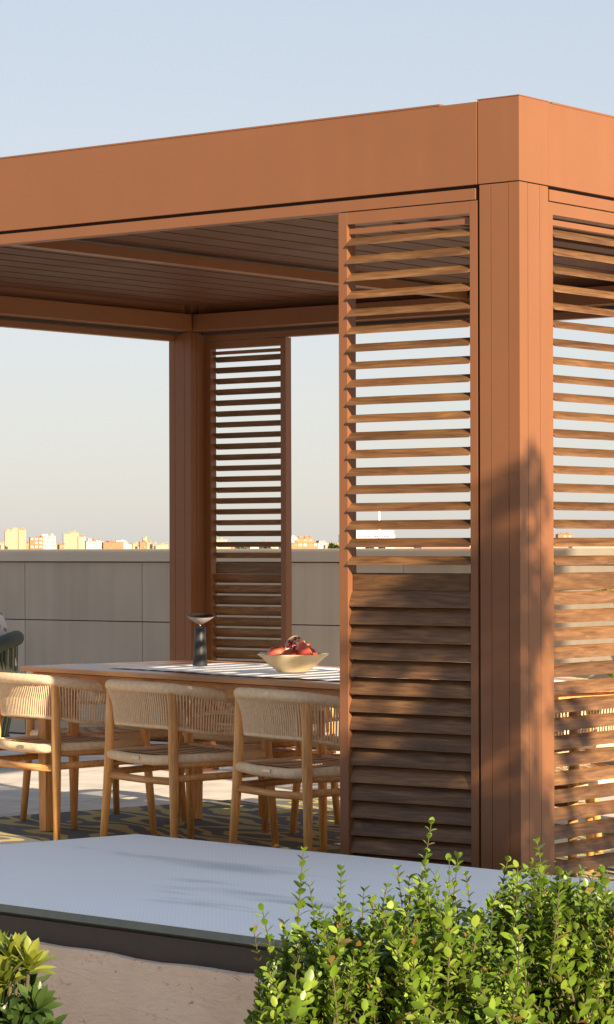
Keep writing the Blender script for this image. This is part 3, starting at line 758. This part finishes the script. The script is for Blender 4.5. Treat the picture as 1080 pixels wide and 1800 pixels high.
# potted plants beyond the side shutter (glimpsed through its slats)
MT['terracotta'] = plain('pot_clay', (.35,.2,.12), .8, .1)
for i, (x, y, lb) in enumerate(((-2.6,5.55,'leafy sunlit plant by the back parapet glimpsed through the side shutter slats'),)):
    e = empty('potted_plant', (x,y,0)); tag(e, lb, 'plant')
    m = MB(); m.lathe([(.001,0),(.13,0),(.17,.32),(.18,.32),(.18,.35),(.155,.35),(.15,.30),(.001,.30)], 28); m.build('pot', MT['terracotta'], e)
    mf = MB(); ms = MB()
    for k in range(26):
        tip = Vector((random.gauss(0,.16),random.gauss(0,.14),random.uniform(.5,1.0))); ms.tube([(0,0,.28), tip*.6, tip], .004, 5)
        rosette(tip, 10, .10, Vector((tip.x,tip.y,.6)), 1.0, mf, .4)
    ms.build('stems', MT['stem'], e); mf.build('foliage', MT['pitt_leaf'], e)

# ------------------------------------------------------------------ trees right of the view and an added unseen block (they shade the foreground)
SUN = Vector((2.35,-1.0,.98)).normalized()
hh = Vector((SUN.x,SUN.y,0)).normalized(); kk = SUN.z/Vector((SUN.x,SUN.y)).length; uu = Vector((-hh.y, hh.x, 0))
def sp(u, s, z): return Vector((uu.x*u+hh.x*s, uu.y*u+hh.y*s, z))
def tree(u, s, blobs, n, label, ls=.07):
    b = sp(u, s, -.34); r = empty('olive_tree', b); tag(r, label, 'tree', 'small trees right of the terrace')
    ms, mf = MB(), MB()
    z0 = min(z for _,_,z,_ in blobs)
    ms.tube([(0,0,0),(.04,.02,1.0),(0,.05,z0+.2)], [.09,.07,.05], 9)
    for (du, ds, z, rad) in blobs:
        c = sp(u+du, s+ds, z) - b
        ms.tube([(0,.05,z0-.4), (c+Vector((0,0,z0-.4)))/2*1.0, c], [.045,.03,.012], 7)
        for i in range(int(n*rad*rad)):
            p = c + rv()*rad*random.random()**.42
            leaf(mf, p, rv(), Vector((0,0,1)), ls*random.uniform(.7,1.3), ls*.55)
    ms.build('trunk', MT['bark'], r); mf.build('crown', MT['tree_leaf'], r)
S0 = 5.6
def zz(w, s=S0): return w + kk*s
tree(-.75, S0, [(0,0,zz(.25),.60),(-.35,.1,zz(.75),.42),(.42,0,zz(.45),.40),(-.1,.1,zz(1.0),.28),(.66,0,zz(.15),.45),(.74,0,zz(1.16),.20),(.60,.1,zz(1.22),.16),(.80,-.1,zz(1.44),.11),(.70,.1,zz(.80),.14),(.85,.1,zz(-.3),.5)], 7500, 'olive tree outside the right edge of the photo, nearest the corner post')
tree(.25, S0+.6, [(0,0,zz(-.05,S0+.6),.42),(.35,0,zz(.2,S0+.6),.26),(-.2,0,zz(1.0,S0+.6),.16),(.5,0,zz(-.4,S0+.6),.4),(.05,0,zz(.7,S0+.6),.14)], 6000, 'smaller olive tree outside the right edge of the photo, beyond the corner post')
ph = empty('shade_block', sp(-4.2, 10.5, -.36)); ph.rotation_euler.z = math.atan2(hh.y, hh.x); tag(ph, 'plain unseen block added to shade the skylight slab and kerb wall', 'building')  # added out of view to throw solid shade on slab and kerb
top = .72 + kk*9.2 + .36
m = MB(); m.box(-1.3, 5, 1.9, 4.0, 0, top-.1); m.build('wall', plain('shade_block_render', (.55,.48,.40), .85, .08, 2), ph)
m = MB(); m.box(-1.4, 5.1, 1.82, 4.1, top-.098, top); m.build('roof_edge', MT['coping'], ph)
m = MB(); m.box(-1.33, -1.302, 2.1, 2.8, .05, 2.2); m.build('door', MT['dark_frame'], ph)
m = MB(); m.box(-1.33, -1.302, 3.0, 3.8, 1.0, 2.3); m.build('window', MT['glass_edge'], ph)

hb = empty('sky_dimming_block', (-1, -13.2, -.64)); tag(hb, 'low pale block added behind the viewer to dim the sky light', 'building')  # added out of view to cut sky light on the front faces
m = MB(); m.box(-13, 13, -6, 0, 0, 4.2); m.build('wall', plain('block_render', (.48,.42,.36), .85, .08, 1), hb)
m = MB()
q = MB(); q.box(-.6, .6, 0, .03, 0, 1.5); wm = q.mesh('window', MT['glass_edge'])
for i in range(7):
    for z in (1.4,):
        o = link('window', wm, hb); o.location = (-10.5+3.5*i, .002, z)
m = MB(); m.box(-13.2, 13.2, -6.2, .2, 4.202, 4.4); m.build('roof_edge', MT['coping'], hb)

# ------------------------------------------------------------------ distant city
FAC = {}
def fac(key, wall, win=(.12,.12,.13)):
    if key in FAC: return FAC[key]
    m = N('facade_'+key); mp = m.coord('Object')
    nz = m.n('ShaderNodeTexNoise', Scale=.3, Detail=3.0); m.ln(mp, 0, nz, 'Vector')
    w = Vector(wall); r = m.ramp(nz, 'Fac', [(.3, tuple(w*.85)), (.7, tuple(w*1.1))]); m.ln(r, 0, m.b, 'Base Color'); m.set(Roughness=.9)
    FAC[key] = m.mat; return m.mat
WIN = plain('city_window', (.26,.23,.20), .35); WINL = plain('city_blind', (.75,.68,.58), .8)
ROOF = plain('city_roof', (.30,.16,.10), .9)
GZ = -25
def bl(name, px0, px1, ytop, D0, key, wall, label, floors=None, cols=None, vols=(), win=WIN, roof=None, dep_=None, flat=None, winp=.85):
    D = D0*6.0
    ra, rb = at(px0, 960, D), at(px1, 960, D); c = (ra+rb)/2; w = (rb-ra).length
    zt = at(px0, ytop, D).z; d = dep_ or max(8, w*.6); H = zt - GZ
    e = empty(name, (c.x, c.y, GZ), -CY + 0.0); e.rotation_euler.z = math.atan2(cr.y, cr.x) + R(12)
    tag(e, label, 'building', 'low houses on the skyline' if name == 'city_house' else 'city buildings on the horizon')
    m = MB(); m.box(-w/2, w/2, 0, d, 0, H)
    for (a, b, yt) in vols:
        h2 = at(px0, yt, D).z - GZ; m.box((a-.5)*w, (b-.5)*w, d*.15, d*.8, H-1, h2)
    m.build('wall', fac(key, wall), e)
    fl = floors or max(2, int(H/4.6)); co = cols or max(3, int(w/5.0)); wm = None
    for i in range(fl):
        z = H*(i+.42)/fl
        if z + GZ < -.5: continue
        for j in range(co):
            if random.random() > winp: continue
            if wm is None:
                q = MB(); q.box(-w/co*.27, w/co*.27, -.08, -.01, 0, H/fl*.46); wm = q.mesh('window', win)
            o = link('window', wm, e); o.location = (-w/2 + w*(j+.5)/co, 0, z)
    m = MB(); m.box(-w/2-.25, w/2+.25, -.25, d+.25, H, H+.6); 
    for k in range(random.randint(1,3)): 
        x = random.uniform(-.35,.35)*w; m.box(x, x+3.0, d*.3, d*.3+3, H+.6, H+.6+random.uniform(1.0,3.0))
    m.build('roof', roof or fac(key+'r', Vector(wall)*.8), e)
    return e
CREAM, BRICK, WHITE, SAND = (.46,.33,.18), (.38,.165,.085), (.56,.49,.41), (.46,.34,.22)
bl('apartment_tower', 9, 21, 934, 620, 'cream', CREAM, 'left cream slab of the tall tower group at the left edge', vols=((.3,.8,931),))
bl('apartment_tower', 20.5, 33, 930, 640, 'cream', CREAM, 'tallest cream tower in the group near the left edge', vols=((.2,.9,928),))
bl('apartment_tower', 33, 46, 932, 610, 'cream', CREAM, 'right hand cream slab of the tower group near the left edge')
bl('apartment_block', 53, 76, 945, 560, 'brick', BRICK, 'brick apartment block with pale windows beside the cream towers', win=WINL)
bl('apartment_block', 74, 98, 943, 580, 'white', WHITE, 'white apartment block with orange bands joined to the brick one', vols=((.0,.45,939),), win=fac('orange', (.6,.33,.16)))
bl('apartment_tower', 112, 124, 939, 640, 'cream', CREAM, 'left cream tower of the second tower pair')
bl('apartment_tower', 122.5, 139, 937, 660, 'cream', CREAM, 'tall middle cream tower of the second tower pair', vols=((.0,.5,936),))
bl('apartment_tower', 138, 151, 944, 630, 'sand', SAND, 'lower sandy block at the right of the second tower pair')
bl('low_building', 152, 183, 952, 520, 'white', WHITE, 'low white building with dark rooftop tanks', vols=((.1,.3,947),(.55,.85,950)), roof=ROOF)
bl('low_building', 182, 218, 954, 500, 'brick', BRICK, 'long low brick building left of the far post', win=fac('brickd', (.36,.17,.10)), winp=.4)
bl('low_building', 205, 224, 953, 540, 'white', WHITE, 'small white gabled building behind the long brick one', vols=((.0,.6,950),))
bl('brick_tower', 246, 257, 953, 600, 'brick', BRICK, 'narrow red brick tower standing alone near the far post', winp=.15)
bl('brick_tower', 252, 259, 946, 720, 'sand', SAND, 'pale tower just behind the narrow brick tower', winp=.3)
bl('low_building', 274, 292, 959, 560, 'sand', SAND, 'flat sandy building right beside the far post')
bl('low_building', 374, 400, 949, 560, 'sand', SAND, 'sandy building seen between slats of the far shutter, left part')
bl('low_building', 440, 500, 960, 600, 'white', WHITE, 'low white buildings seen between slats of the far shutter, right part')
bl('apartment_block', 508, 524, 946, 520, 'white', WHITE, 'white fronted block right beside the far shutter', vols=((.1,.9,944),))
bl('apartment_block', 523, 551, 947, 540, 'orange2', (.44,.20,.095), 'orange brick block with small roof masts between the shutters', vols=((.1,.35,943),(.5,.95,945)), winp=.3)
bl('low_building', 505, 560, 955, 500, 'orange2', (.44,.20,.095), 'wide low orange building in front of the brick block between the shutters', win=WINL, winp=.5)
bl('low_building', 556, 575, 955, 540, 'white', WHITE, 'stepped white house between the shutters')
bl('low_building', 572, 600, 959, 520, 'sand', SAND, 'low flat house at the edge of the front shutter')
bl('low_building', 740, 835, 957, 480, 'orange2', (.44,.20,.095), 'long orange building seen low through the front shutter', win=WINL, winp=.4)
bl('low_building', 690, 745, 960, 520, 'sand', SAND, 'sandy low row seen through the middle of the front shutter')
bl('apartment_block', 981, 1007, 940, 520, 'brick', BRICK, 'brick block seen through the side shutter', vols=((.1,.9,938),))
bl('low_building', 1005, 1085, 958, 500, 'sand', SAND, 'pale row of houses seen through the side shutter')
bl('low_building', 970, 1000, 957, 480, 'orange2', (.44,.20,.095), 'orange house seen through the side shutter beside the post')
rc = random.Random(11)
for (pa, pb_) in ((0,8),(46,54),(97,113),(150,156),(222,246),(258,296),(375,500),(505,600),(612,830),(976,1085)):
    x = pa
    while x < pb_ - 3:
        wpx = rc.uniform(5, 13); hpx = rc.uniform(1.5, 7) if rc.random() < .75 else rc.uniform(6, 10); k = rc.choice((('cream',CREAM),('brick',BRICK),('white',WHITE),('sand',SAND),('orange2',(.44,.20,.095))))
        bl('city_house', x, min(x+wpx, pb_), 963-hpx, rc.uniform(560,760), k[0], k[1], 'small low house in the distant row along the skyline', winp=.6, dep_=25)
        x += wpx + rc.uniform(-1, 3)
# store building with sign
sb = bl('store_building', 606, 696, 941, 480, 'white2', (.72,.68,.60), 'white store hall with blue lettering seen through the front shutter', winp=0)
w_ = (at(696,960,2880)-at(606,960,2880)).length; H_ = at(606,941,2880).z-GZ
MT['blue'] = plain('sign_blue', (.03,.04,.30), .5); MT['red'] = plain('sign_red', (.6,.06,.03), .5)
m = MB(); px = 9.6; s = w_/90
def bar(x0, x1, z0, z1, mat): m.box(-w_/2+x0*s, -w_/2+x1*s, -1.1, -.45, H_-z1*s, H_-z0*s, mat)
m.box(-w_/2+20*s, w_/2-2*s, -.40, -.02, H_-1, H_+8.5*s, 2)
x = 22
for k in range(9):
    h = random.uniform(1.4,2.6); bar(x, x+.9, 2.6-h+1, 3.4, 0); bar(x+.9, x+2.0, 1.6, 2.2, 0) if k % 2 else bar(x+1.3, x+2.1, 1.7, 3.4, 0); x += 3.0
bar(53.5,54.8,0.5,3.4,1); bar(55,56,-.5,2.6,1); bar(58,61,.2,3.4,0); bar(62,65,1.6,3.4,0)
for k in range(4): bar(70+2.8*k, 71.2+2.8*k, -.3+.4*(k%2), 3.2, 0)
m.build('sign', [MT['blue'], MT['red'], fac('white2', (.72,.68,.60))], sb)
# flagpole-like mast
a = at(667, 960, 2700); m = MB(); h_ = at(667,895,2700).z-GZ; m.tube([(0,0,0),(0,0,h_*.6),(0,0,h_)], [1.3,1.1,.9], 8)
e = m.build('mast', fac('mastw', (.8,.78,.74))); e.location = (a.x,a.y,GZ); tag(e, 'thin white mast rising above the store hall', 'mast')
# distant trees
for (px, yt, wpx, D, lb) in ((650,956,14,440,'dark green distant tree before the store hall'),(672,958,10,440,'small dark distant tree right of the store hall tree'),(425,957,18,450,'distant tree seen between slats of the far shutter'),
                             (470,959,14,470,'second distant tree seen between the far shutter slats, further right'),(583,956,10,430,'small distant tree near the left edge of the front shutter'),(560,952,7,600,'distant tree on the skyline above the white house'),(592,960,8,420,'lowest distant tree touching the front shutter frame')):
    D *= 6; b = at(px, 960, D); zt = at(px, yt, D).z; rw = wpx/2*D/CF; e = empty('city_tree', (b.x,b.y,GZ)); tag(e, lb, 'tree', 'trees in the distant city')
    m = MB(); m.tube([(0,0,0),(0,0,zt-GZ-rw)], [1.0,.6], 7); m.build('trunk', MT['bark'], e)
    m = MB(); c = Vector((0,0,zt-GZ-rw*1.2))
    for i in range(500): p = rv()*random.random()**.4; leaf(m, c+Vector((p.x*rw,p.y*rw,p.z*rw*1.25)), rv(), Vector((0,0,1)), 2.4, 1.6)
    m.build('crown', MT['tree_leaf'], e)

# ------------------------------------------------------------------ camera, light, world
cam = bpy.data.cameras.new('camera'); co = bpy.data.objects.new('camera', cam); COL.objects.link(co)
co.matrix_world = Matrix(((cr.x,cu.x,-cd.x,CAM.x),(cr.y,cu.y,-cd.y,CAM.y),(cr.z,cu.z,-cd.z,CAM.z),(0,0,0,1)))
cam.sensor_width = 36; cam.sensor_fit = 'AUTO'; cam.lens = CF/1800*36; cam.shift_y = (960.4-900)/1800
cam.clip_start = .1; cam.clip_end = 20000; SC.camera = co
sun = bpy.data.lights.new('sun', 'SUN'); so = bpy.data.objects.new('sun', sun); COL.objects.link(so)
sun.energy = 4.7; sun.angle = R(.53); sun.color = (1, .82, .60)
so.rotation_euler = SUN.to_track_quat('Z', 'Y').to_euler(); so.location = SUN*40
w = bpy.data.worlds.new('World'); SC.world = w; w.use_nodes = True
nt = w.node_tree; bg = nt.nodes['Background']; sky = nt.nodes.new('ShaderNodeTexSky'); sky.sky_type = 'NISHITA'
sky.sun_disc = False; sky.sun_elevation = math.asin(SUN.z); sky.sun_rotation = math.atan2(SUN.x, SUN.y)
sky.altitude = 600; sky.air_density = 1.0; sky.dust_density = 1.6; sky.ozone_density = 1.0
gm = nt.nodes.new('ShaderNodeGamma'); gm.inputs['Gamma'].default_value = .26      # evens out the sky's range, as the photo's exposure does
tn = nt.nodes.new('ShaderNodeMix'); tn.data_type = 'RGBA'; tn.blend_type = 'MULTIPLY'; tn.inputs[0].default_value = 1; tn.inputs[7].default_value = (2.16,2.09,2.16,1)
nt.links.new(sky.outputs[0], gm.inputs[0]); hs = nt.nodes.new('ShaderNodeHueSaturation'); hs.inputs['Saturation'].default_value = 1.5
nt.links.new(gm.outputs[0], hs.inputs['Color']); nt.links.new(hs.outputs[0], tn.inputs[6]); nt.links.new(tn.outputs[2], bg.inputs[0]); bg.inputs[1].default_value = .090
SC.view_settings.view_transform = 'Standard'; SC.view_settings.look = 'None'; SC.view_settings.exposure = 1.36; SC.view_settings.gamma = 1
SC.render.engine = 'CYCLES'
